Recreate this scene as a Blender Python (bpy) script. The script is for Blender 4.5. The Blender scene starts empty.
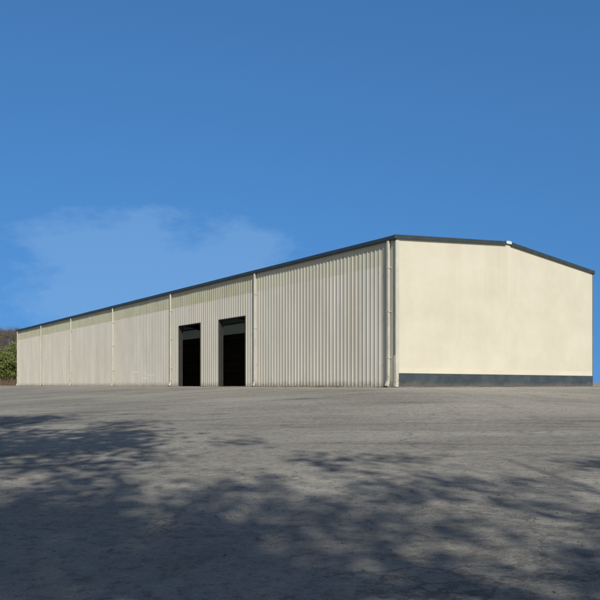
import bpy, math, random
from mathutils import Vector, Matrix, noise
random.seed(7)
PI = math.pi
scene = bpy.context.scene

# ------------------------------------------------------------------ camera
EYE = 0.10                                   # the eye is level with the warehouse floor
cam_d = bpy.data.cameras.new('camera'); cam = bpy.data.objects.new('camera', cam_d)
scene.collection.objects.link(cam); scene.camera = cam
cam.location = (0, 0, EYE); cam.rotation_euler = (PI/2, 0, 0)
cam_d.sensor_width = 36; cam_d.lens = 679/600*36
cam_d.shift_y = 85/600
cam_d.clip_start = 0.1; cam_d.clip_end = 6000
scene.render.resolution_x = 1024; scene.render.resolution_y = 1024

# ------------------------------------------------------------------ sky and sun
SUN_H = Vector((0.262, -0.965, 0)).normalized()   # horizontal direction towards the sun
SUN_EL = math.radians(37)
to_sun = Vector((SUN_H.x*math.cos(SUN_EL), SUN_H.y*math.cos(SUN_EL), math.sin(SUN_EL)))
world = bpy.data.worlds.new('World'); scene.world = world; world.use_nodes = True
wn = world.node_tree.nodes; wl = world.node_tree.links; wn.clear()
sky = wn.new('ShaderNodeTexSky'); sky.sky_type = 'NISHITA'; sky.sun_disc = False
sky.sun_elevation = SUN_EL
sky.sun_rotation = math.atan2(SUN_H.x, SUN_H.y)
sky.altitude = 1800; sky.air_density = 1.0; sky.dust_density = 0.1; sky.ozone_density = 4.0
bg = wn.new('ShaderNodeBackground'); bg.inputs['Strength'].default_value = 0.118
wo = wn.new('ShaderNodeOutputWorld')
hs = wn.new('ShaderNodeHueSaturation'); hs.inputs['Saturation'].default_value = 1.1
hs.inputs['Value'].default_value = 1.0
# a thin veil of cloud low on the left of the sky
tc = wn.new('ShaderNodeTexCoord')
def wmath(op, a, b=None, clamp=False):
    n = wn.new('ShaderNodeMath'); n.operation = op; n.use_clamp = clamp
    for i, v in enumerate((a, b)):
        if v is None: continue
        if isinstance(v, (int, float)): n.inputs[i].default_value = v
        else: wl.new(v, n.inputs[i])
    return n.outputs[0]
sp = wn.new('ShaderNodeSeparateXYZ'); wl.new(tc.outputs['Generated'], sp.inputs[0])
nz = wn.new('ShaderNodeTexNoise'); nz.inputs['Scale'].default_value = 5.5
nz.inputs['Detail'].default_value = 7; nz.inputs['Roughness'].default_value = 0.62
mp = wn.new('ShaderNodeMapping'); mp.inputs['Scale'].default_value = (1, 1, 2.2)
mp.inputs['Location'].default_value = (0.3, 0.1, 0.4)
wl.new(tc.outputs['Generated'], mp.inputs[0]); wl.new(mp.outputs[0], nz.inputs['Vector'])
dx = wmath('DIVIDE', wmath('ADD', sp.outputs['X'], 0.19), 0.20)
dz = wmath('DIVIDE', wmath('SUBTRACT', sp.outputs['Z'], 0.12), 0.125)
rr = wmath('ADD', wmath('MULTIPLY', dx, dx), wmath('MULTIPLY', dz, dz))
core = wmath('SUBTRACT', 1.25, rr)
mask = wmath('MULTIPLY', wmath('ADD', core, wmath('MULTIPLY', wmath('SUBTRACT', nz.outputs['Fac'], 0.50), 3.4)), 2.0, True)
front = wmath('MULTIPLY', wmath('GREATER_THAN', sp.outputs['Y'], 0.0), 0.34)
mask = wmath('MULTIPLY', mask, front)
mx = wn.new('ShaderNodeMixRGB'); mx.inputs['Color2'].default_value = (2.3, 4.0, 6.4, 1)
# clear, deep blue down to the skyline: the sky is read a little above the true elevation
cx = wn.new('ShaderNodeCombineXYZ')
wl.new(sp.outputs['X'], cx.inputs[0]); wl.new(sp.outputs['Y'], cx.inputs[1])
away = wmath('MULTIPLY', wmath('ADD', wmath('SUBTRACT', sp.outputs['Y'], wmath('MULTIPLY', sp.outputs['Z'], 0.9)), 0.32), 2.0, True)      # full in the sky ahead, none overhead and on the sun side
zf = wmath('ADD', wmath('MULTIPLY', sp.outputs['Z'], 0.34), 0.27)
wl.new(wmath('ADD', wmath('MULTIPLY', zf, away), wmath('MULTIPLY', sp.outputs['Z'], wmath('SUBTRACT', 1.0, away))), cx.inputs[2])
vn = wn.new('ShaderNodeVectorMath'); vn.operation = 'NORMALIZE'; wl.new(cx.outputs[0], vn.inputs[0])
wl.new(vn.outputs[0], sky.inputs['Vector'])
tint = wn.new('ShaderNodeMixRGB'); tint.blend_type = 'MULTIPLY'; wl.new(away, tint.inputs['Fac'])
tint.inputs['Color2'].default_value = (0.73, 1.04, 1.13, 1)
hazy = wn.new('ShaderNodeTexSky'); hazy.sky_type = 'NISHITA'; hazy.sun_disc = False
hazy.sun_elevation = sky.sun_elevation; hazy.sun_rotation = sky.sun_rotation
hazy.altitude = 0; hazy.air_density = 0.8; hazy.dust_density = 0.8; hazy.ozone_density = 1.5  # second sky, added overhead and behind the camera to make shade less blue
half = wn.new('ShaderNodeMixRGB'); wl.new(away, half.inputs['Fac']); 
dim = wn.new('ShaderNodeMixRGB'); dim.blend_type = 'MULTIPLY'; dim.inputs['Fac'].default_value = 1; dim.inputs['Color2'].default_value = (0.62, 0.62, 0.62, 1)  # unseen hazy part dimmed to keep the shade dark
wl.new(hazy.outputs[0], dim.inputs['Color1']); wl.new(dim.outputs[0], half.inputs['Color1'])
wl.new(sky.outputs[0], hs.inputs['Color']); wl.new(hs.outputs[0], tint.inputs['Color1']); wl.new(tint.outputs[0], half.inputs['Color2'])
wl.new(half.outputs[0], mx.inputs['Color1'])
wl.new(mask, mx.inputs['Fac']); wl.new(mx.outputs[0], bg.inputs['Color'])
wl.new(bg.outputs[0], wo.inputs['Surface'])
sun_d = bpy.data.lights.new('sun', 'SUN'); sun = bpy.data.objects.new('sun', sun_d)
scene.collection.objects.link(sun)
sun_d.energy = 3.75; sun_d.angle = math.radians(0.6); sun_d.color = (1.0, 0.96, 0.88)
sun.rotation_euler = to_sun.to_track_quat('Z', 'Y').to_euler(); sun.location = (10, -20, 30)
vs = scene.view_settings
scene.display_settings.display_device = 'sRGB'
vs.view_transform = 'Standard'; vs.look = 'None'; vs.exposure = 0.0; vs.gamma = 1.0
vs.use_curve_mapping = False

# ------------------------------------------------------------------ helpers
def link(o): scene.collection.objects.link(o); return o
class MB:
    def __init__(s): s.v = []; s.f = []; s.m = []
    def add(s, vs_, fs, mi=0):
        b = len(s.v); s.v += [tuple(v) for v in vs_]
        s.f += [tuple(i+b for i in f) for f in fs]; s.m += [mi]*len(fs)
    def box(s, x0, x1, y0, y1, z0, z1, mi=0):
        s.add([(x0,y0,z0),(x1,y0,z0),(x1,y1,z0),(x0,y1,z0),(x0,y0,z1),(x1,y0,z1),(x1,y1,z1),(x0,y1,z1)],
              [(0,3,2,1),(4,5,6,7),(0,1,5,4),(1,2,6,5),(2,3,7,6),(3,0,4,7)], mi)
    def prism(s, poly, axis, a0, a1, mi=0):
        """poly: list of 2D points in the plane normal to axis, extruded from a0 to a1"""
        n = len(poly)
        def P(p, a):
            return (a, p[0], p[1]) if axis == 'x' else (p[0], a, p[1]) if axis == 'y' else (p[0], p[1], a)
        vs_ = [P(p, a0) for p in poly] + [P(p, a1) for p in poly]
        s.add(vs_, [tuple(range(n))[::-1], tuple(range(n, 2*n))] +
              [(i, (i+1) % n, n+(i+1) % n, n+i) for i in range(n)], mi)
    def tube(s, pts, rs, k=6, mi=0):
        rings = []
        for i, p in enumerate(pts):
            p = Vector(p)
            d = (Vector(pts[min(i+1, len(pts)-1)]) - Vector(pts[max(i-1, 0)])).normalized()
            a = d.orthogonal().normalized(); b = d.cross(a)
            rings.append([p + (a*math.cos(2*PI*j/k) + b*math.sin(2*PI*j/k))*rs[i] for j in range(k)])
        # keep ring frames from twisting
        for i in range(1, len(rings)):
            best = min(range(k), key=lambda q: (rings[i][q]-rings[i-1][0]).length)
            rings[i] = rings[i][best:] + rings[i][:best]
            if (rings[i][1]-rings[i-1][1]).length > (rings[i][-1]-rings[i-1][1]).length:
                rings[i] = [rings[i][0]] + rings[i][1:][::-1]
        vs_ = [q for r in rings for q in r]; fs = []
        for i in range(len(rings)-1):
            for j in range(k):
                fs.append((i*k+j, i*k+(j+1) % k, (i+1)*k+(j+1) % k, (i+1)*k+j))
        fs.append(tuple(range(k))[::-1]); fs.append(tuple((len(rings)-1)*k+j for j in range(k)))
        s.add(vs_, fs, mi)
    def build(s, name, mats, parent=None, smooth=False, recalc=True):
        me = bpy.data.meshes.new(name); me.from_pydata(s.v, [], s.f)
        for m in (mats if isinstance(mats, (list, tuple)) else [mats]): me.materials.append(m)
        me.polygons.foreach_set('material_index', s.m)
        if smooth: me.polygons.foreach_set('use_smooth', [True]*len(s.f))
        if recalc:
            import bmesh
            b = bmesh.new(); b.from_mesh(me); bmesh.ops.recalc_face_normals(b, faces=b.faces); b.to_mesh(me); b.free()
        me.update()
        o = link(bpy.data.objects.new(name, me))
        if parent: o.parent = parent
        return o
def bevel(o, w=0.006, seg=2):
    m = o.modifiers.new('bevel', 'BEVEL'); m.width = w; m.segments = seg; m.limit_method = 'ANGLE'; return o
def tag(o, label=None, cat=None, group=None, kind=None):
    for k, v in (('label', label), ('category', cat), ('group', group), ('kind', kind)):
        if v: o[k] = v
    return o
def empty(name, loc=(0, 0, 0), rz=0, parent=None):
    o = link(bpy.data.objects.new(name, None)); o.location = loc; o.rotation_euler = (0, 0, rz)
    o.empty_display_size = 0.3
    if parent: o.parent = parent
    return o
def sstep(a, b, x):
    t = max(0.0, min(1.0, (x-a)/(b-a))); return t*t*(3-2*t)

class Mat:
    def __init__(s, name, rough=0.7, spec=0.4, metal=0.0):
        s.m = bpy.data.materials.new(name); s.m.use_nodes = True
        s.n = s.m.node_tree.nodes; s.l = s.m.node_tree.links
        s.b = s.n['Principled BSDF']; s.b.inputs['Roughness'].default_value = rough
        s.b.inputs['Specular IOR Level'].default_value = spec; s.b.inputs['Metallic'].default_value = metal
        s.tc = s.n.new('ShaderNodeTexCoord')
    def put(s, v, sock):
        if isinstance(v, (int, float)): sock.default_value = v
        elif isinstance(v, tuple): sock.default_value = v if len(v) == 4 else (*v, 1)
        else: s.l.new(v, sock)
    def noise(s, scale, detail=4, rough=0.55, stretch=(1, 1, 1), loc=(0, 0, 0), dist=0.0, out='Fac'):
        mp = s.n.new('ShaderNodeMapping'); mp.inputs['Scale'].default_value = stretch
        mp.inputs['Location'].default_value = loc
        s.l.new(s.tc.outputs['Object'], mp.inputs[0])
        t = s.n.new('ShaderNodeTexNoise'); t.inputs['Scale'].default_value = scale
        t.inputs['Detail'].default_value = detail; t.inputs['Roughness'].default_value = rough
        t.inputs['Distortion'].default_value = dist
        s.l.new(mp.outputs[0], t.inputs['Vector']); return t.outputs[out]
    def ramp(s, v, a, b, lo=0.0, hi=1.0):
        r = s.n.new('ShaderNodeMapRange'); r.inputs[1].default_value = a; r.inputs[2].default_value = b
        r.inputs[3].default_value = lo; r.inputs[4].default_value = hi; r.clamp = True
        r.interpolation_type = 'SMOOTHSTEP'
        s.put(v, r.inputs[0]); return r.outputs[0]
    def math(s, op, a, b=0.0, c=None):
        n = s.n.new('ShaderNodeMath'); n.operation = op; s.put(a, n.inputs[0]); s.put(b, n.inputs[1])
        if c is not None: s.put(c, n.inputs[2])
        return n.outputs[0]
    def mix(s, f, a, b, mode='MIX'):
        n = s.n.new('ShaderNodeMixRGB'); n.blend_type = mode
        s.put(f, n.inputs[0]); s.put(a, n.inputs[1]); s.put(b, n.inputs[2]); return n.outputs[0]
    def xyz(s):
        n = s.n.new('ShaderNodeSeparateXYZ'); s.l.new(s.tc.outputs['Object'], n.inputs[0]); return n.outputs
    def boxmask(s, comp, a, b, soft=0.02):
        return s.math('MULTIPLY', s.ramp(comp, a-soft, a+soft), s.ramp(comp, b-soft, b+soft, 1, 0))
    def base(s, c): s.put(c, s.b.inputs['Base Color']); return s
    def bump(s, h, strength=0.3, dist=0.01):
        n = s.n.new('ShaderNodeBump'); n.inputs['Strength'].default_value = strength
        n.inputs['Distance'].default_value = dist; s.l.new(h, n.inputs['Height'])
        s.l.new(n.outputs[0], s.b.inputs['Normal']); return s
def simple(name, col, rough=0.6, spec=0.4, metal=0.0, var=0.15, scale=3.0):
    m = Mat(name, rough, spec, metal)
    n = m.noise(scale, 5, 0.6)
    m.base(m.mix(m.ramp(n, 0.3, 0.7), tuple(c*(1-var) for c in col), tuple(min(1, c*(1+var)) for c in col)))
    return m.m

# ------------------------------------------------------------------ materials
def cladding_mat():
    m = Mat('ribbed_steel_cladding', 0.5, 0.35)
    o = m.xyz()
    base = m.mix(m.ramp(m.noise(0.9, 5, 0.6, (1, 1, 0.35)), 0.3, 0.7), (0.605, 0.58, 0.495), (0.68, 0.65, 0.56))
    streak = m.ramp(m.noise(2.2, 4, 0.6, (1, 1, 0.06)), 0.48, 0.75)
    base = m.mix(m.math('MULTIPLY', streak, 0.22), base, (0.36, 0.34, 0.27))
    # each sheet (0.915 m wide) keeps a slightly different tone
    cell = m.math('FLOOR', m.math('DIVIDE', o['Y'], 0.915))
    wn_ = m.n.new('ShaderNodeTexWhiteNoise'); wn_.noise_dimensions = '1D'; m.l.new(cell, wn_.inputs['W'])
    base = m.mix(m.math('MULTIPLY', wn_.outputs['Value'], 0.22), base, (0.47, 0.43, 0.34))
    # dirt thrown up at the foot, ragged by noise
    foot = m.ramp(m.math('ADD', o['Z'], m.math('MULTIPLY', m.noise(3.0, 5, 0.7), -0.5)), -0.22, 0.10, 1, 0)
    base = m.mix(m.math('MULTIPLY', foot, 0.55), base, (0.22, 0.19, 0.14))
    # screw rows along the girts
    scr = m.math('MULTIPLY', m.ramp(m.math('ABSOLUTE', m.math('SUBTRACT', m.math('FRACT', m.math('DIVIDE', o['Y'], 0.25)), 0.30)), 0.03, 0.05, 1, 0),
                 m.math('MAXIMUM', m.math('MAXIMUM', m.boxmask(o['Z'], 1.215, 1.235, 0.006), m.boxmask(o['Z'], 2.515, 2.535, 0.006)), m.boxmask(o['Z'], 4.415, 4.435, 0.006)))
    base = m.mix(m.math('MULTIPLY', scr, 0.6), base, (0.22, 0.19, 0.15))
    rs = m.math('MULTIPLY', m.ramp(m.noise(1.1, 6, 0.7, (1, 1, 0.12), (0, 8, 0)), 0.62, 0.75), m.ramp(o['Z'], 0.0, 2.2, 1, 0.15))
    base = m.mix(m.math('MULTIPLY', rs, 0.35), base, (0.33, 0.25, 0.16))
    # white paint scuffs
    sc = m.ramp(m.noise(6, 4, 0.7), 0.42, 0.5)
    def rect(y0, y1, z0, z1): return m.math('MULTIPLY', m.boxmask(o['Y'], y0, y1, 0.03), m.boxmask(o['Z'], z0, z1, 0.02))
    w = rect(23.2, 24.3, 0.76, 0.84)
    for r in ((25.9, 27.0, 0.98, 1.06), (26.9, 27.02, 0.2, 1.0), (24.4, 25.3, 0.55, 0.64), (24.7, 24.85, 0.7, 1.5)):
        w = m.math('MAXIMUM', w, rect(*r))
    base = m.mix(m.math('MULTIPLY', m.math('MULTIPLY', w, sc), 0.75), base, (0.78, 0.77, 0.74))
    m.base(base)
    m.bump(m.noise(1.4, 3, 0.5, (1, 1, 0.5)), 0.25, 0.02)
    return m.m
def light_panel_mat(name='translucent_fibreglass', a=(0.58, 0.56, 0.40), b=(0.68, 0.655, 0.485)):
    m = Mat(name, 0.45, 0.35)
    c = m.mix(m.ramp(m.noise(1.6, 5, 0.6, (1, 1, 0.4)), 0.3, 0.72), a, b)
    m.base(c)
    tr = m.n.new('ShaderNodeBsdfTranslucent'); tr.inputs[0].default_value = (0.85, 0.78, 0.50, 1)
    mx_ = m.n.new('ShaderNodeMixShader'); mx_.inputs[0].default_value = 0.22
    m.l.new(m.b.outputs[0], mx_.inputs[1]); m.l.new(tr.outputs[0], mx_.inputs[2])
    m.l.new(mx_.outputs[0], m.n['Material Output'].inputs['Surface'])
    return m.m
def gable_mat():
    m = Mat('cream_gable_paint', 0.6, 0.3)
    o = m.xyz()
    base = m.mix(m.ramp(m.noise(0.5, 6, 0.65), 0.3, 0.7), (0.655, 0.61, 0.475), (0.72, 0.675, 0.54))
    st = m.ramp(m.noise(1.3, 5, 0.65, (1, 1, 0.07), (3.1, 0, 0)), 0.46, 0.72)
    up = m.ramp(o['Z'], 1.5, 6.0, 0.25, 1.0)
    mid = m.math('ADD', m.boxmask(o['X'], 5.4, 9.0, 0.7), 0.35)
    base = m.mix(m.math('MULTIPLY', m.math('MULTIPLY', st, up), m.math('MULTIPLY', mid, 0.17)), base, (0.50, 0.44, 0.31))
    # faint sheet courses
    fr = m.math('FRACT', m.math('DIVIDE', o['Z'], 0.4))
    line = m.ramp(fr, 0.0, 0.06, 1, 0)
    base = m.mix(m.math('MULTIPLY', line, 0.05), base, (0.4, 0.34, 0.25))
    blot = m.ramp(m.noise(1.7, 7, 0.7, (1, 1, 1.6), (0, 0, 5)), 0.55, 0.8)
    base = m.mix(m.math('MULTIPLY', blot, 0.12), base, (0.60, 0.56, 0.44))
    m.base(base)
    m.bump(m.math('ADD', m.noise(1.2, 6, 0.6, (1, 1, 0.6)), m.math('MULTIPLY', m.noise(60, 2, 0.5), 0.1)), 0.35, 0.03)
    return m.m
def band_mat():
    m = Mat('blue_grey_base_paint', 0.55, 0.35)
    o = m.xyz()
    c = m.mix(m.ramp(m.noise(1.5, 6, 0.65), 0.3, 0.7), (0.046, 0.060, 0.070), (0.074, 0.092, 0.104))
    foot = m.ramp(m.math('ADD', o['Z'], m.math('MULTIPLY', m.noise(1.6, 6, 0.75), -0.55)), -0.24, 0.00, 1, 0)
    c = m.mix(m.math('MULTIPLY', foot, 0.6), c, (0.17, 0.15, 0.12))
    chip = m.ramp(m.noise(7, 3, 0.6), 0.72, 0.76)
    c = m.mix(m.math('MULTIPLY', chip, 0.6), c, (0.35, 0.36, 0.34))
    m.base(c).bump(m.noise(12, 4, 0.6), 0.3, 0.006)
    return m.m
def downspout_mat(name, col):
    m = Mat(name, 0.5, 0.35); o = m.xyz()
    c = m.mix(m.ramp(m.noise(2.5, 5, 0.65, (1, 1, 0.5)), 0.35, 0.75), col, tuple(k*0.78 for k in col))
    rust = m.math('MULTIPLY', m.ramp(m.noise(9, 5, 0.7), 0.50, 0.62), m.ramp(o['Z'], 0.2, 1.1, 1, 0))
    c = m.mix(m.math('MULTIPLY', rust, 0.7), c, (0.20, 0.13, 0.07))
    m.base(c); return m.m
def asphalt_mat():
    m = Mat('weathered_asphalt', 0.92, 0.25)
    # broad weathering, long drag streaks along the yard, tyre sweeps, fine aggregate
    broad = m.ramp(m.noise(0.11, 5, 0.6, (1, 1, 1), (5, 2, 0)), 0.32, 0.68)
    c = m.mix(broad, (0.245, 0.228, 0.192), (0.375, 0.348, 0.292))
    mp = m.n.new('ShaderNodeMapping'); mp.inputs['Rotation'].default_value = (0, 0, math.radians(-8))
    mp.inputs['Scale'].default_value = (0.10, 0.85, 1); m.l.new(m.tc.outputs['Object'], mp.inputs[0])
    t = m.n.new('ShaderNodeTexNoise'); t.inputs['Scale'].default_value = 1.0; t.inputs['Detail'].default_value = 7
    t.inputs['Roughness'].default_value = 0.62; t.inputs['Distortion'].default_value = 0.6
    m.l.new(mp.outputs[0], t.inputs['Vector'])
    c = m.mix(m.math('MULTIPLY', m.ramp(t.outputs['Fac'], 0.52, 0.68), 0.65), c, (0.40, 0.375, 0.32))
    c = m.mix(m.math('MULTIPLY', m.ramp(t.outputs['Fac'], 0.46, 0.32), 0.85), c, (0.125, 0.12, 0.105))
    patch = m.ramp(m.noise(0.55, 6, 0.7, (0.6, 1.4, 1), (9, 1, 0), 0.4), 0.56, 0.66)
    c = m.mix(m.math('MULTIPLY', patch, 0.6), c, (0.14, 0.134, 0.12))
    oil = m.math('MULTIPLY', m.ramp(m.noise(0.45, 4, 0.6, (1, 1, 1), (3, 8, 2), 0.8), 0.66, 0.72), 0.5)
    c = m.mix(oil, c, (0.095, 0.088, 0.078))
    # gravel dust lying along the foot of the building (building frame)
    geo = m.n.new('ShaderNodeVectorMath'); geo.operation = 'SUBTRACT'
    m.l.new(m.tc.outputs['Object'], geo.inputs[0]); geo.inputs[1].default_value = (P0.x, P0.y, 0)
    rot = m.n.new('ShaderNodeVectorRotate'); rot.rotation_type = 'Z_AXIS'
    rot.inputs['Angle'].default_value = -ANG; m.l.new(geo.outputs[0], rot.inputs['Vector'])
    se = m.n.new('ShaderNodeSeparateXYZ'); m.l.new(rot.outputs[0], se.inputs[0])
    dist = m.math('MAXIMUM', m.math('MULTIPLY', se.outputs[0], -1.0), m.math('MULTIPLY', se.outputs[1], -1.0))
    dn = m.math('ADD', dist, m.math('MULTIPLY', m.noise(0.8, 5, 0.65), -2.6))
    dust = m.ramp(dn, -0.6, 1.6, 1, 0)
    c = m.mix(m.math('MULTIPLY', dust, 0.65), c, (0.42, 0.395, 0.34))
    # fine aggregate
    ag = m.noise(55, 3, 0.7)
    c = m.mix(m.ramp(ag, 0.42, 0.30, 0, 0.7), c, (0.07, 0.07, 0.068))
    c = m.mix(m.ramp(ag, 0.58, 0.72, 0, 0.8), c, (0.60, 0.57, 0.50))
    gr = m.noise(9, 5, 0.75)
    c = m.mix(m.ramp(gr, 0.50, 0.36, 0, 0.55), c, (0.115, 0.11, 0.10))
    c = m.mix(m.ramp(gr, 0.54, 0.68, 0, 0.5), c, (0.42, 0.395, 0.34))
    # tyre sweeps: two arcs of dark rubber dust curving in towards the doors
    xy = m.xyz()
    def ring(cx_, cy_, r0, w_):
        dd = m.math('SQRT', m.math('ADD', m.math('POWER', m.math('SUBTRACT', xy['X'], cx_), 2.0), m.math('POWER', m.math('SUBTRACT', xy['Y'], cy_), 2.0)))
        return m.ramp(m.math('ABSOLUTE', m.math('SUBTRACT', dd, r0)), w_*0.5, w_, 1, 0)
    ty = ring(12, 44, 30.0, 0.22)
    for q_ in ((12, 44, 31.9, 0.22), (-22, 20, 26.0, 0.2), (-22, 20, 27.8, 0.2), (30, 30, 20.5, 0.2), (30, 30, 22.3, 0.2)): ty = m.math('MAXIMUM', ty, ring(*q_))
    ty = m.math('MULTIPLY', ty, m.ramp(m.noise(0.6, 5, 0.7, (1, 1, 1), (4, 4, 0)), 0.42, 0.66))
    c = m.mix(m.math('MULTIPLY', ty, 0.38), c, (0.12, 0.115, 0.105))
    # cracks
    vo = m.n.new('ShaderNodeTexVoronoi'); vo.feature = 'DISTANCE_TO_EDGE'; vo.inputs['Scale'].default_value = 0.32
    wv = m.n.new('ShaderNodeVectorMath'); wv.operation = 'ADD'
    nn = m.noise(1.3, 5, 0.65, out='Color')
    sc_ = m.n.new('ShaderNodeVectorMath'); sc_.operation = 'SCALE'; sc_.inputs['Scale'].default_value = 1.3
    m.l.new(nn, sc_.inputs[0]); m.l.new(m.tc.outputs['Object'], wv.inputs[0]); m.l.new(sc_.outputs[0], wv.inputs[1])
    m.l.new(wv.outputs[0], vo.inputs['Vector'])
    crack = m.math('MULTIPLY', m.ramp(vo.outputs['Distance'], 0.003, 0.012, 1, 0), m.ramp(m.noise(0.4, 3, 0.5, (1, 1, 1), (7, 7, 0)), 0.5, 0.62))
    c = m.mix(m.math('MULTIPLY', crack, 0.45), c, (0.05, 0.048, 0.045))
    m.base(c)
    h = m.math('ADD', m.math('MULTIPLY', ag, 0.35), m.math('ADD', m.math('MULTIPLY', gr, 0.5), m.math('MULTIPLY', m.noise(1.5, 6, 0.65), 3.0)))
    m.bump(h, 0.7, 0.03)
    return m.m
def soil_mat():
    m = Mat('dry_grassy_soil', 0.95, 0.2)
    c = m.mix(m.ramp(m.noise(0.25, 6, 0.65), 0.35, 0.65), (0.13, 0.095, 0.06), (0.07, 0.085, 0.03))
    c = m.mix(m.ramp(m.noise(3, 6, 0.7), 0.45, 0.7, 0, 0.6), c, (0.17, 0.13, 0.085))
    m.base(c).bump(m.noise(2, 6, 0.7), 0.6, 0.1); return m.m
def leaf_mat(name, a, b):
    m = Mat(name, 0.65, 0.3)
    gi = m.n.new('ShaderNodeNewGeometry')
    c = m.mix(gi.outputs['Random Per Island'], a, b); m.base(c)
    tr = m.n.new('ShaderNodeBsdfTranslucent'); m.put(m.mix(0.5, c, b), tr.inputs[0])
    mx_ = m.n.new('ShaderNodeMixShader'); mx_.inputs[0].default_value = 0.25
    m.l.new(m.b.outputs[0], mx_.inputs[1]); m.l.new(tr.outputs[0], mx_.inputs[2])
    m.l.new(mx_.outputs[0], m.n['Material Output'].inputs['Surface']); return m.m

# ------------------------------------------------------------------ layout of the building in the world
ANG = math.atan2(679, 917)
P0 = Vector((96.5/679*27.64, 27.64, 0))            # near corner of the warehouse
U = Vector((-math.sin(ANG), math.cos(ANG), 0))     # along the long side
V = Vector((math.cos(ANG), math.sin(ANG), 0))      # along the gable
W, L = 14.55, 59.0
HE, HR = 6.18, 6.82                                # eave, ridge
M_CLAD = cladding_mat(); M_LIGHT = light_panel_mat(); M_LIGHT0 = light_panel_mat('faded_fibreglass', (0.70, 0.67, 0.53), (0.77, 0.74, 0.59)); M_GABLE = gable_mat(); M_BAND = band_mat()
M_SPOUT = downspout_mat('cream_downspout', (0.62, 0.60, 0.50)); M_PINK = downspout_mat('pinkish_pipe', (0.60, 0.555, 0.48))
M_TRIM = simple('dark_roof_trim', (0.035, 0.055, 0.075), 0.45, 0.5)
M_RAKE = simple('charcoal_rake_trim', (0.045, 0.058, 0.062), 0.5, 0.5)
M_ROOF = simple('galvanised_roof', (0.42, 0.43, 0.43), 0.4, 0.5, 0.3)
M_STEEL = simple('dark_primed_steel', (0.045, 0.042, 0.04), 0.6)
M_JAMB = simple('olive_brown_jamb', (0.035, 0.033, 0.024), 0.7)
M_FLOOR = simple('worn_concrete', (0.20, 0.19, 0.175), 0.85)
M_WHITE = simple('white_ridge_metal', (0.75, 0.77, 0.78), 0.4)
M_INNER = simple('dim_inner_cladding', (0.30, 0.28, 0.25), 0.8)
M_GREYTRIM = simple('grey_corner_channel', (0.17, 0.18, 0.17), 0.5)
M_CURTAIN = simple('grey_roller_curtain', (0.22, 0.22, 0.20), 0.5, 0.5, 0.4)

# ------------------------------------------------------------------ ground
def local(x, y):
    d = Vector((x-P0.x, y-P0.y, 0)); return d.dot(V), d.dot(U)
def ground_h(x, y):
    lx, ly = local(x, y)
    ox = max(-lx, 0, lx-W); oy = max(-ly, 0, ly-L)
    d = math.hypot(ox, oy)
    f = min(d, 60.0)
    slope = -1.5*(1-math.exp(-((max(f-0.6, 0))/16.5)**1.25))*1.0
    w = 1 - sstep(30, 78, y + max(x, 0)*0.8)
    z = slope*w
    if d > 1.5:
        n = noise.noise(Vector((x*0.16, y*0.16, 0)))*0.06 + noise.noise(Vector((x*0.6, y*0.6, 3)))*0.012
        z += n*min(1, (d-1.5)/6)*(1-sstep(70, 200, math.hypot(x, y)))
    # low rise to the right of the building
    z += 0.6*math.exp(-((x-27)/6)**2-((y-50)/8)**2)
    # wooded hill beyond the far end
    az = x/max(y, 1)
    hill = sstep(86, 140, y)*(1-sstep(-0.15, 0.12, az))*10.2 if y > 0 else 0
    z += hill*(0.85+0.3*noise.noise(Vector((x*0.03, y*0.03, 9))))
    return z
def warp(n, lim, inner):
    a = math.asinh(lim/inner); return [inner*math.sinh(a*(2*i/n-1)) for i in range(n+1)]
gx = warp(250, 3000, 9); gy = [v+8 for v in warp(260, 3000, 9)]
def terrain(name, mat, off, keep):
    idx = {}; vs_ = []; fs = []
    def vid(i, j):
        if (i, j) not in idx:
            idx[(i, j)] = len(vs_); vs_.append((gx[i], gy[j], ground_h(gx[i], gy[j])+off))
        return idx[(i, j)]
    for i in range(len(gx)-1):
        for j in range(len(gy)-1):
            if keep((gx[i]+gx[i+1])/2, (gy[j]+gy[j+1])/2):
                fs.append((vid(i, j), vid(i+1, j), vid(i+1, j+1), vid(i, j+1)))
    b = MB(); b.add(vs_, fs); o = b.build(name, mat, smooth=True, recalc=False); return o
def in_yard(x, y):
    return -75 < x < 75 and -35 < y < 82 + 1.5*noise.noise(Vector((x*0.2, 0, 0)))
tag(terrain('ground', soil_mat(), -0.03, lambda x, y: True), kind='structure')
tag(terrain('asphalt_yard', asphalt_mat(), 0.0, in_yard), kind='structure')

# ------------------------------------------------------------------ warehouse
wh = empty('warehouse', (P0.x, P0.y, 0), ANG)
tag(wh, 'long low steel warehouse, cream gable and grey ribbed side, two open dark doorways', 'warehouse')
PITCH = 0.25
def rib_profile(a0, a1, depth=0.024):
    """points (along, out) of trapezoidal ribs with two small stiffeners between"""
    pts = [(a0, 0)]
    k = math.floor(a0/PITCH)
    while k*PITCH < a1 + PITCH:
        c = k*PITCH
        for da, o in ((-0.050, 0), (-0.020, depth), (0.020, depth), (0.050, 0), (0.110, 0), (0.118, 0.004), (0.132, 0.004), (0.140, 0)):
            if a0 < c+da < a1: pts.append((c+da, o))
        k += 1
    pts.append((a1, 0)); return pts
DOORS = [(11.57, 14.47), (16.69, 19.62)]; DH = 3.88; PZ = 5.05; TOPZ = 6.02
SPOUTS = [0.37, 10.5, 20.6, 30.67, 40.6, 49.8, 58.8]
def ribbed(mb, a0, a1, z0, z1, place, depth=0.024, mi=0):
    p = rib_profile(a0, a1, depth)
    vs_ = [place(a, o, z0) for a, o in p] + [place(a, o, z1) for a, o in p]
    n = len(p); mb.add(vs_, [(i, i+1, n+i+1, n+i) for i in range(n-1)], mi)
side = lambda a, o, z: (-o, a, z)
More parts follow.
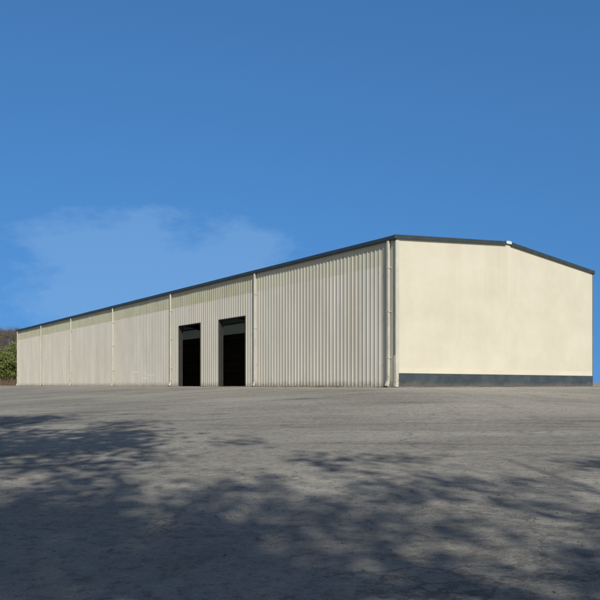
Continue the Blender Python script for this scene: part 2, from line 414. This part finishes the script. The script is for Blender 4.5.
def jag(a):   # ragged, corroded foot of the sheeting
    return 0.02 + (0.05*max(0, noise.noise(Vector((a*3.1, 0, 0)))) if 3.2 < a < 10 else 0.02*max(0, noise.noise(Vector((a*1.3, 4, 0)))))
mb = MB()
for a0, a1, z0, z1 in ((0, 11.57, 0.025, PZ), (11.57, 14.47, DH, PZ), (14.47, 16.69, 0.025, PZ), (16.69, 19.62, DH, PZ), (19.62, L, 0.025, PZ)):
    p = rib_profile(a0, a1); n = len(p)
    vs_ = [side(a, o, z0 if z0 > 1 else jag(a)) for a, o in p] + [side(a, o, z1) for a, o in p]
    mb.add(vs_, [(i, i+1, n+i+1, n+i) for i in range(n-1)])
sw = mb.build('side_wall', M_CLAD, wh, recalc=False)
# inner liner of the same wall so that the inside reads dark and no daylight leaks
mb = MB()
for a0, a1, z0, z1 in ((0.1, 11.55, 0.02, PZ), (11.55, 14.49, DH+0.02, PZ), (14.49, 16.67, 0.02, PZ), (16.67, 19.64, DH+0.02, PZ), (19.64, L-0.1, 0.02, PZ)):
    mb.box(0.02, 0.04, a0, a1, z0, z1)
mb.build('wall_liner', M_INNER, wh)
mb = MB(); ribbed(mb, 0, L, 0.025, PZ, lambda a, o, z: (W+o, a, z)); mb.build('rear_wall', M_CLAD, wh, recalc=False)
mb = MB(); mb.box(W-0.04, W-0.02, 0.1, L-0.1, 0.02, PZ); mb.build('wall_liner', M_INNER, wh)
edges = [0.0] + SPOUTS[1:-1] + [L]
for i in range(6):
    for nm, pl in (('s', side), ('r', lambda a, o, z: (W+o, a, z))):
        mb = MB(); ribbed(mb, edges[i], edges[i+1], PZ, TOPZ, pl)
        # overlapping lip of the fibreglass sheets
        o_ = mb.build('light_panel', M_LIGHT0 if i == 0 else M_LIGHT, wh, recalc=False)
        if nm == 's' and i == 0: o_['label'] = 'more faded translucent strip of the bay nearest the corner'
# gable walls with shallow ribs
def gable(name, y, sgn, mat, lo):
    p = [(0.0, 0.0), (W, 0.0)]; mb = MB()
    for k in range(1, 16): p += [(k*0.915-0.006, 0.0), (k*0.915, 0.0025), (k*0.915+0.006, 0.0)]
    top = lambda x: HE-0.10 + (HR-HE)*(1-abs(x-W/2)/(W/2))
    p = sorted(set(p + [(W/2, 0.0)])); n = len(p)
    vs_ = [(a, y+sgn*o, lo) for a, o in p] + [(a, y+sgn*o, top(a)) for a, o in p]
    mb.add(vs_, [(i, i+1, n+i+1, n+i) for i in range(n-1)])
    return mb.build(name, mat, wh, recalc=False)
gable('gable_wall', 0.0, -1, M_GABLE, 0.55)
gable('gable_wall', L, 1, M_CLAD, 0.02)['label'] = 'grey far gable wall'
for y0, y1 in ((0.03, 0.05), (L-0.05, L-0.03)):
    mb = MB(); mb.prism([(0.02, 0.02), (W-0.02, 0.02), (W-0.02, HE-0.15), (W/2, HR-0.15), (0.02, HE-0.15)], 'y', y0, y1)
    mb.build('gable_liner', M_INNER, wh)
# painted base band with bevelled cap, and the pale strip of flashing above it
mb = MB(); mb.prism([(-0.030, -0.15), (0.02, -0.15), (0.02, 0.585), (-0.010, 0.585), (-0.030, 0.565)], 'x', 0.10, W+0.01)
bb = mb.build('base_band', M_BAND, wh); bb['label'] = 'dark blue-grey painted band along the foot of the gable'
mb = MB(); mb.prism([(-0.016, 0.587), (0.0, 0.587), (0.0, 0.80), (-0.009, 0.80)], 'x', 0.13, W-0.02)
mb.build('base_flashing', simple('pale_cream_flashing', (0.715, 0.665, 0.515), 0.55, 0.3, 0, 0.04, 0.7), wh)
# roof
mb = MB()
ov = 0.06
for s in (0, 1):
    x0, x1 = (-ov, W/2) if s == 0 else (W+ov, W/2)
    z0 = HE - 0.0; z1 = HR
    mb.prism([(x0, z0), (x1, z1), (x1, z1-0.07), (x0, z0-0.07)], 'y', -0.05, L+0.05)
    k = 0
    y = 0.1
    while y < L:
        mb.add([(x0, y-0.03, z0), (x1, y-0.03, z1), (x1, y+0.03, z1), (x0, y+0.03, z0),
                (x0, y-0.015, z0+0.035), (x1, y-0.015, z1+0.035), (x1, y+0.015, z1+0.035), (x0, y+0.015, z0+0.035)],
               [(0, 1, 5, 4), (4, 5, 6, 7), (7, 6, 2, 3), (0, 4, 7, 3), (1, 2, 6, 5)])
        y += 0.61
roof = mb.build('roof', M_ROOF, wh)
mb = MB(); mb.prism([(W/2-0.22, HR+0.02), (W/2, HR+0.045), (W/2+0.22, HR+0.02), (W/2+0.22, HR+0.035), (W/2, HR+0.065), (W/2-0.22, HR+0.035)], 'y', -0.09, L+0.06)
mb.build('ridge_cap', M_ROOF, roof)
# rake trims (dark strip along each gable slope), white end cap on the ridge
def rake(y0, y1):
    for s in (0, 1):
        mb = MB(); g = 0.19
        x0, x1 = (-0.17, W/2-g) if s == 0 else (W/2+g, W+0.14)
        zf = lambda x: HE + (HR-HE)*(1-abs(x-W/2)/(W/2)) if 0 <= x <= W else HE-0.010
        z0, z1 = zf(x0)+0.03, zf(x1)+0.03
        t = 0.17
        mb.prism([(x0, z0-t), (x1, z1-t), (x1, z1), (x0, z0)], 'y', y0, y1)
        bevel(mb.build('rake_trim', M_RAKE, wh), 0.008)
rake(-0.085, -0.012); rake(L+0.012, L+0.085)
for y0, y1 in ((-0.095, -0.012), (L+0.012, L+0.095)):
    mb = MB(); zt = HR+0.045
    mb.prism([(W/2-0.19, zt-0.13), (W/2+0.19, zt-0.135), (W/2+0.19, zt-0.02), (W/2, zt), (W/2-0.19, zt-0.02)], 'y', y0, y1)
    bevel(mb.build('ridge_end_cap', M_WHITE, wh), 0.006)
# eave gutters
for s in (0, 1):
    mb = MB(); q = (lambda x: x) if s == 0 else (lambda x: W-x)
    poly = [(q(-0.036), HE+0.01), (q(-0.036), HE-0.17), (q(-0.125), HE-0.17), (q(-0.160), HE-0.12), (q(-0.165), HE+0.0), (q(-0.150), HE+0.0), (q(-0.145), HE-0.10), (q(-0.115), HE-0.15), (q(-0.05), HE-0.15), (q(-0.05), HE+0.01)]
    n = len(poly); ys = [-0.01+(L+0.02)*k/120 for k in range(121)]; vs_ = []; fs = []
    for k, y in enumerate(ys):
        dz_ = 0.010*noise.noise(Vector((y*0.35, 2.0+s, 0))); dx_ = 0.012*noise.noise(Vector((y*0.5, 7.0+s, 0)))
        if k in (0, 120): dz_ = dx_ = 0
        vs_ += [(x+dx_, y, z+dz_) for x, z in poly]
        if k: fs += [((k-1)*n+j, (k-1)*n+(j+1) % n, k*n+(j+1) % n, k*n+j) for j in range(n)]
    fs += [tuple(range(n))[::-1], tuple(120*n+j for j in range(n))]
    mb.add(vs_, fs)
    gt = mb.build('gutter', M_TRIM, wh)
# downspouts
def downspout(y, wide=0.10, deep=0.09, mat=M_SPOUT, pink=False, flip=False):
    zc = 1.9 if pink else 0.30
    x1 = -0.065
    mb = MB(); mb.box(x1-deep, x1, y-wide/2, y+wide/2, zc, HE-0.172)
    d = bevel(mb.build('downspout', mat, wh), 0.012)
    if flip:
        d.location = (W, 2*y, 0); d.rotation_euler = (0, 0, PI)
    if pink:
        mb = MB(); mb.box(x1-deep-0.006, x1, y-wide/2-0.006, y+wide/2+0.006, 0.30, zc-0.002)
        bevel(mb.build('lower_pipe', M_PINK, d), 0.012)['label'] = 'pinkish replacement length of pipe'
    m2 = M_PINK if pink else mat
    mb = MB()   # kicked-out shoe at the foot
    mb.add([(x1-deep, y-wide/2, 0.30), (x1, y-wide/2, 0.30), (x1, y+wide/2, 0.30), (x1-deep, y+wide/2, 0.30),
            (x1-deep-0.10, y-wide/2, 0.08), (x1-0.07, y-wide/2, 0.03), (x1-0.07, y+wide/2, 0.03), (x1-deep-0.10, y+wide/2, 0.08)],
           [(3, 2, 1, 0), (0, 1, 5, 4), (1, 2, 6, 5), (2, 3, 7, 6), (3, 0, 4, 7), (4, 5, 6, 7)])
    mb.build('outlet_shoe', m2, d)
    for z in (1.2, 3.1, 4.9):
        mb = MB(); mb.box(x1-deep-0.010, x1+0.062, y-wide/2-0.014, y+wide/2+0.014, z, z+0.03)
        mb.build('bracket', m2, d)
    return d
for i, y in enumerate(SPOUTS):
    downspout(y, pink=(i == 1), wide=0.10 if i > 0 else 0.11)
for y in SPOUTS: downspout(y, flip=True)
# near corner: folded trim, grey channel and patched pale foot
mb = MB(); mb.box(-0.055, -0.001, -0.014, 0.12, 0.02, HE-0.175); mb.box(-0.055, 0.125, -0.028, -0.0145, 0.02, HE-0.175)
ct = bevel(mb.build('corner_trim', M_SPOUT, wh), 0.004)
mb = MB(); mb.box(-0.072, -0.0565, 0.015, 0.085, 1.32, HE-0.18)
mb.build('channel', M_GREYTRIM, ct)
mb = MB(); mb.box(-0.070, -0.0565, -0.012, 0.105, 0.03, 1.30)
bevel(mb.build('patch_plate', downspout_mat('rusty_patch', (0.55, 0.50, 0.42)), ct), 0.006)['label'] = 'pale rust-stained plate at the foot of the corner'
for (x, y) in ((W, -0.0), (0, L), (W, L)):
    mb = MB(); sx = -1 if x == 0 else 1; sy = -1 if y == 0 else 1
    xs = sorted((x+sx*0.055, x+sx*0.001)); ys = sorted((y+sy*0.012, y-sy*0.12))
    mb.box(xs[0], xs[1], ys[0], ys[1], 0.02, HE-0.175); 
    bevel(mb.build('corner_trim', M_GREYTRIM if x == W and y == 0 else M_SPOUT, wh), 0.004)
# doorways: jamb channels, header, track, rolled curtain
for k, (a0, a1) in enumerate(DOORS):
    df = empty('doorway', (0, (a0+a1)/2, 0), 0, wh)
    df['label'] = ('nearer of the two open doorways' if k == 0 else 'farther of the two open doorways') + ', dark inside'
    hw = (a1-a0)/2
    for s in (-1, 1):
        mb = MB(); ys = sorted((s*hw, s*(hw-0.05))); mb.box(-0.030, 0.15, ys[0], ys[1], 0.0, DH)
        jb = mb.build('jamb', M_JAMB, df)
        mb = MB(); ys = sorted((s*(hw-0.052), s*(hw-0.12))); mb.box(0.152, 0.21, ys[0], ys[1], 0.0, DH-0.06)
        mb.build('guide_rail', M_STEEL, jb)
    mb = MB(); mb.box(-0.030, 0.15, -hw+0.052, hw-0.052, DH-0.05, DH)
    mb.build('header', M_JAMB, df)
    mb = MB(); mb.tube([(0.42, -hw-0.05, DH+0.30), (0.42, hw+0.05, DH+0.30)], [0.19, 0.19], 18)
    mb.build('curtain_roll', M_CURTAIN, df)
# floor, frames, girts
mb = MB(); mb.box(0.045, W-0.05, 0.06, L-0.06, -0.1, 0.018); mb.build('floor_slab', M_FLOOR, wh)
for a0, a1 in DOORS:
    mb = MB(); mb.box(-0.28, 0.044, a0+0.052, a1-0.052, -0.1, 0.014); mb.build('threshold', M_FLOOR, wh)
zr = lambda x: HE - 0.12 + (HR-HE)*(1-abs(x-W/2)/(W/2))
for y in [0.25] + SPOUTS[1:-1] + [L-0.25]:
    mb = MB(); t = 0.10
    for sgn in (0, 1):
        q = (lambda x: x) if sgn == 0 else (lambda x: W-x)
        mb.prism([(q(0.26), 0.018), (q(0.50), 0.018), (q(0.85), HE-0.95), (q(0.26), HE-0.30)], 'y', y-t, y+t)
        mb.prism([(q(0.26), HE-0.298), (q(0.852), HE-0.95), (q(2.6), zr(2.6)-0.50), (q(W/2), zr(W/2)-0.42), (q(W/2), zr(W/2)-0.12), (q(0.26), zr(0.26)-0.12)], 'y', y-t, y+t)
    mb.build('steel_frame', M_STEEL, wh)
mb = MB()
for xx in (0.06, W-0.25):
    for z in (1.2, 2.5, 4.4):
        segs = [(0.1, L-0.1)] if xx > 1 or z > 4 else [(0.1, 11.5), (14.6, 16.6), (19.7, L-0.1)]
        for a0, a1 in segs: mb.box(xx, xx+0.18, a0, a1, z, z+0.05)
mb.build('girt', M_STEEL, wh)

# ------------------------------------------------------------------ vegetation
def branch_tree(mb, base, height, spread, seed, trunk_r, levels=3, leaves=None, lean=(0, 0)):
    rnd = random.Random(seed); tips = []
    def grow(p, d, ln, r, lv):
        n = 5 if lv < 2 else 3; pts = [p]; rs = [r]
        q = Vector(p); dd = Vector(d)
        for i in range(n):
            dd = (dd + Vector((rnd.gauss(0, .12), rnd.gauss(0, .12), rnd.gauss(0.03, .06)))*(1+0.4*lv)).normalized()
            q = q + dd*(ln/n); pts.append(Vector(q)); rs.append(r*(1-0.75*(i+1)/n) if lv else r*(1-0.55*(i+1)/n))
        mb.tube(pts, rs, 8 if lv == 0 else 5 if lv == 1 else 4 if lv == 2 else 3)
        if lv >= 2: tips.extend(pts[1:])
        if lv < levels:
            m = (8, 6, 5, 4)[lv]
            for j in range(m):
                f = 0.32 + 0.68*(j+rnd.random()*0.8)/m if lv == 0 else 0.2+0.8*(j+rnd.random()*.8)/m
                f = min(f, 0.98)
                i0 = int(f*n); fr = f*n-i0
                b = pts[i0].lerp(pts[min(i0+1, n)], fr); rr_ = rs[i0]
                ang = rnd.random()*2*PI; side_ = Vector((math.cos(ang), math.sin(ang), 0))
                nd = (dd*(0.55) + side_*spread*(1.0 if lv == 0 else 0.8) + Vector((0, 0, rnd.uniform(0.0, 0.4)))).normalized()
                grow(b, nd, ln*(0.62 if lv == 0 else 0.56)*rnd.uniform(0.7, 1.15)*(1.15-0.45*f), rr_*0.55, lv+1)
    grow(Vector(base), Vector((lean[0], lean[1], 1)).normalized(), height*0.72, trunk_r, 0)
    return tips
def leaf_cards(tips, n, size, rad, seed):
    rnd = random.Random(seed); mb = MB()
    for _ in range(n):
        t = rnd.choice(tips)
        c = Vector(t) + Vector((rnd.gauss(0, rad), rnd.gauss(0, rad), rnd.gauss(0, rad*0.8)))
        a = Vector((rnd.gauss(0, 1), rnd.gauss(0, 1), rnd.gauss(0, 1))).normalized(); b = a.orthogonal().normalized()
        s = size*rnd.uniform(0.6, 1.3)
        mb.add([c-a*s, c+b*s*0.5, c+a*s, c-b*s*0.5], [(0, 1, 2, 3)])
    return mb
M_BARK = simple('grey_brown_bark', (0.13, 0.105, 0.085), 0.9, 0.2)
M_LEAF = leaf_mat('spring_leaves', (0.045, 0.085, 0.018), (0.11, 0.15, 0.035))
M_BUSH = leaf_mat('bush_leaves', (0.10, 0.135, 0.034), (0.26, 0.285, 0.085))
M_TWIG = simple('grey_twigs', (0.17, 0.14, 0.12), 0.9, 0.2)
M_TWIGS = leaf_mat('fine_brown_twigs', (0.12, 0.10, 0.075), (0.24, 0.20, 0.15))
M_DRY = leaf_mat('dry_weeds', (0.16, 0.105, 0.06), (0.27, 0.20, 0.12))

def shade_tree(gxp, gyp, crown_h, height, seed, label, nl, lsize, spread=0.75, lean=(0, 0), rad=0.35, clumps=90):
    """tree behind the viewer whose crown throws shade on the yard around (gxp, gyp)"""
    gz = ground_h(gxp, gyp)
    base = Vector((gxp, gyp, gz)) + Vector((to_sun.x, to_sun.y, 0))/to_sun.z*crown_h
    bz = ground_h(base.x, base.y)
    t = empty('shade_tree', (base.x, base.y, bz))
    mb = MB(); tips = branch_tree(mb, (0, 0, -0.1), height, spread, seed, 0.24, 3, lean=lean)
    mb.build('trunk', M_BARK, t, smooth=True, recalc=False)
    rc = random.Random(seed+5); cl = rc.sample(tips, clumps)
    leaf_cards(cl, nl, lsize, rad, seed+1).build('crown', M_LEAF, t, recalc=False)
    tag(t, label, 'tree', 'trees standing behind the viewer')
    return t
shade_tree(-9.2, 15.2, 13.5, 17.5, 11, 'broad tall tree behind the viewer, its shade reaching the far left of the yard', 24000, 0.125, 0.85, rad=0.40, clumps=320)
shade_tree(-3.2, 8.6, 13.0, 17.0, 23, 'thinner tall tree behind the viewer, its shade falling left of the middle', 9500, 0.12, 0.85, rad=0.34, clumps=135)
shade_tree(3.0, 6.6, 12.0, 15.5, 37, 'sparse nearly bare tree behind the viewer on the right', 5200, 0.11, 1.0, rad=0.24, clumps=150)

# wooded slope past the far end of the warehouse
def bare_tree(i, x, y, h, label=None):
    z = ground_h(x, y); t = empty('bare_tree', (x, y, z))
    mb = MB(); tips = branch_tree(mb, (0, 0, -0.2), h, 0.55, 100+i, 0.10, 3)
    mb.build('trunk', M_TWIG, t, recalc=False)
    rr_ = random.Random(900+i); tw = MB()
    for _ in range(1500):
        c = Vector(rr_.choice(tips)) + Vector((rr_.gauss(0, .30), rr_.gauss(0, .30), rr_.gauss(0, .30)))
        d = Vector((rr_.gauss(0, .6), rr_.gauss(0, .6), rr_.uniform(.1, 1))).normalized(); b = d.orthogonal().normalized()*0.011
        l = d*rr_.uniform(.25, .6); tw.add([c-b, c+b, c+l+b*0.3, c+l-b*0.3], [(0, 1, 2, 3)])
    tw.build('crown', M_TWIGS, t, recalc=False); return t
def bush(i, x, y, h, w):
    z = ground_h(x, y); t = empty('green_bush', (x, y, z)); rnd = random.Random(300+i)
    mb = MB(); cl = []
    for _ in range(26):
        a = rnd.random()*2*PI; r = w*0.5*math.sqrt(rnd.random()); zz = h*(0.12+0.85*rnd.random()*(1-0.5*(r/(w*0.5))**2))
        p = Vector((math.cos(a)*r, math.sin(a)*r, zz)); cl.append(p)
        mb.tube([(p.x*0.15, p.y*0.15, -0.1), (p.x*0.5, p.y*0.5, zz*0.55), tuple(p)], [0.035, 0.02, 0.006], 4)
    mb.build('stem', M_TWIG, t, recalc=False)
    leaf_cards(cl, 3200, 0.13, 0.36, 500+i).build('foliage', M_BUSH, t, recalc=False); return t
rnd = random.Random(5)
ORD = ['first', 'second', 'third', 'fourth', 'fifth', 'sixth', 'seventh', 'eighth']
for row, y0, y1, h0, h1 in ((0, 98, 104, 4.6, 5.6), (1, 110, 116, 3.6, 4.6), (2, 122, 130, 2.6, 3.4)):
    seen = 0
    for i in range(30):
        az = -0.34 - 0.0125*i*(1 if i < 12 else 1.25) + rnd.uniform(-.004, .004); y = rnd.uniform(y0, y1)
        t = bare_tree(i+row*40, az*y, y, rnd.uniform(h0, h1)*(0.72 if az > -0.415 else 1.0))
        if -0.47 < az < -0.405 and seen < 8:
            where = ('front', 'middle', 'back')[row]
            lab = ORD[seen] + ' tree from the warehouse in the ' + where + ' row of leafless grey-brown trees'; seen += 1
            tag(t, lab, 'tree', 'bare trees on the slope past the warehouse')
        else:
            tag(t, 'leafless grey-brown tree on the slope, away from the far corner of the warehouse', 'tree', 'bare trees on the slope past the warehouse')
seen = 0
for i in range(28):
    az = -0.385 - 0.0125*i*(1 if i < 12 else 1.2) + rnd.uniform(-.003, .003); y = rnd.uniform(89, 96)
    b = bush(i, az*y, y, rnd.uniform(4.6, 5.6), rnd.uniform(3.0, 4.0))
    if -0.47 < az < -0.405:
        lab = ORD[seen] + ' rounded green bush counted outward from the far corner of the warehouse'; seen += 1
    else:
        lab = 'rounded green bush in the row past the warehouse, away from its far corner'
    tag(b, lab, 'bush', 'green bushes past the warehouse')
# dry growth along the yard edge and weeds at the foot of the wall
def blades(n, fn, hmin, hmax, wid, seed):
    rnd = random.Random(seed); mb = MB()
    for _ in range(n):
        x, y, k = fn(rnd); z = ground_h(x, y); k *= 0.25+1.2*max(0, 0.5+noise.noise(Vector((x*0.5, y*0.5, 1)))) if wid > 0.01 else 1; h = rnd.uniform(hmin, hmax)*k; a = rnd.random()*2*PI
        d = Vector((math.cos(a), math.sin(a), 0)); l = Vector((rnd.gauss(0, .3), rnd.gauss(0, .3), 1))*h
        p = Vector((x, y, z-0.02)); mb.add([p-d*wid, p+d*wid, p+l+d*wid*0.15, p+l-d*wid*0.15], [(0, 1, 2, 3)])
    return mb
tag(blades(14000, lambda r: (lambda y: (r.uniform(-0.56, -0.34)*y, y, 1))(80.5 + 10*r.random()**0.7), 0.25, 0.8, 0.03, 3).build('dry_grass', M_DRY, recalc=False),
    'reddish dry grass along the edge of the yard past the warehouse', 'grass', kind='stuff')
rg = random.Random(21); mb = MB()
def stone(x, y, s_):
    z = ground_h(x, y); vs_ = []
    for dx_, dy_, dz_ in ((1, 0, 0), (0, 1, 0), (-1, 0, 0), (0, -1, 0), (0, 0, .7), (0, 0, -.5)):
        k = s_*rg.uniform(.6, 1.2); vs_.append((x+dx_*k, y+dy_*k, z+s_*0.25+dz_*k))
    mb.add(vs_, [(0, 1, 4), (1, 2, 4), (2, 3, 4), (3, 0, 4), (1, 0, 5), (2, 1, 5), (3, 2, 5), (0, 3, 5)])
for _ in range(5200):
    if rg.random() < 0.62: a = rg.uniform(0, W); p = P0 + V*a - U*(0.04+abs(rg.gauss(0, 0.22)))
    else: a = rg.uniform(0, 45)**1; p = P0 + U*a - V*(0.07+abs(rg.gauss(0, 0.25)))
    lx, ly = local(p.x, p.y)
    clump = noise.noise(Vector((lx*0.9, ly*0.9, 0)))
    if clump > -0.15: stone(p.x, p.y, rg.uniform(0.012, 0.035)*(1+max(0, clump)))
for _ in range(2600):
    y = rg.uniform(4, 26); x = rg.uniform(-0.55, 0.55)*y
    lx, ly = local(x, y)
    if lx < -0.3 or ly < -0.3: stone(x, y, rg.choice((0.006, 0.008, 0.010, 0.016)))
tag(mb.build('loose_gravel', simple('loose_gravel_stone', (0.24, 0.22, 0.19), 0.9, 0.2, 0, 0.4, 8), recalc=False),
    'loose gravel scattered on the asphalt and along the foot of the walls', 'gravel', kind='stuff')
def at_wall(r):
    c = r.choice(WEED); a = c + r.gauss(0, 0.16); o = 0.05 + abs(r.gauss(0, 0.07))
    if any(a0-0.1 < a < a1+0.1 for a0, a1 in DOORS): a = c*0+r.uniform(3.5, 9.5)
    p = P0 + U*a - V*o; return p.x, p.y, 0.4+0.6*r.random()
rw = random.Random(8)
WEED = [rw.uniform(3.3, 9.8) for _ in range(22)] + [0.5, 10.6, 10.4, 15.2, 16.3, 20.4, 20.9, 23.5, 30.4, 33, 41, 46, 50, 55]
tag(blades(2600, at_wall, 0.04, 0.16, 0.006, 4).build('wall_weeds', M_DRY, recalc=False),
    'low dry weeds along the foot of the ribbed side wall', 'weeds', kind='stuff')
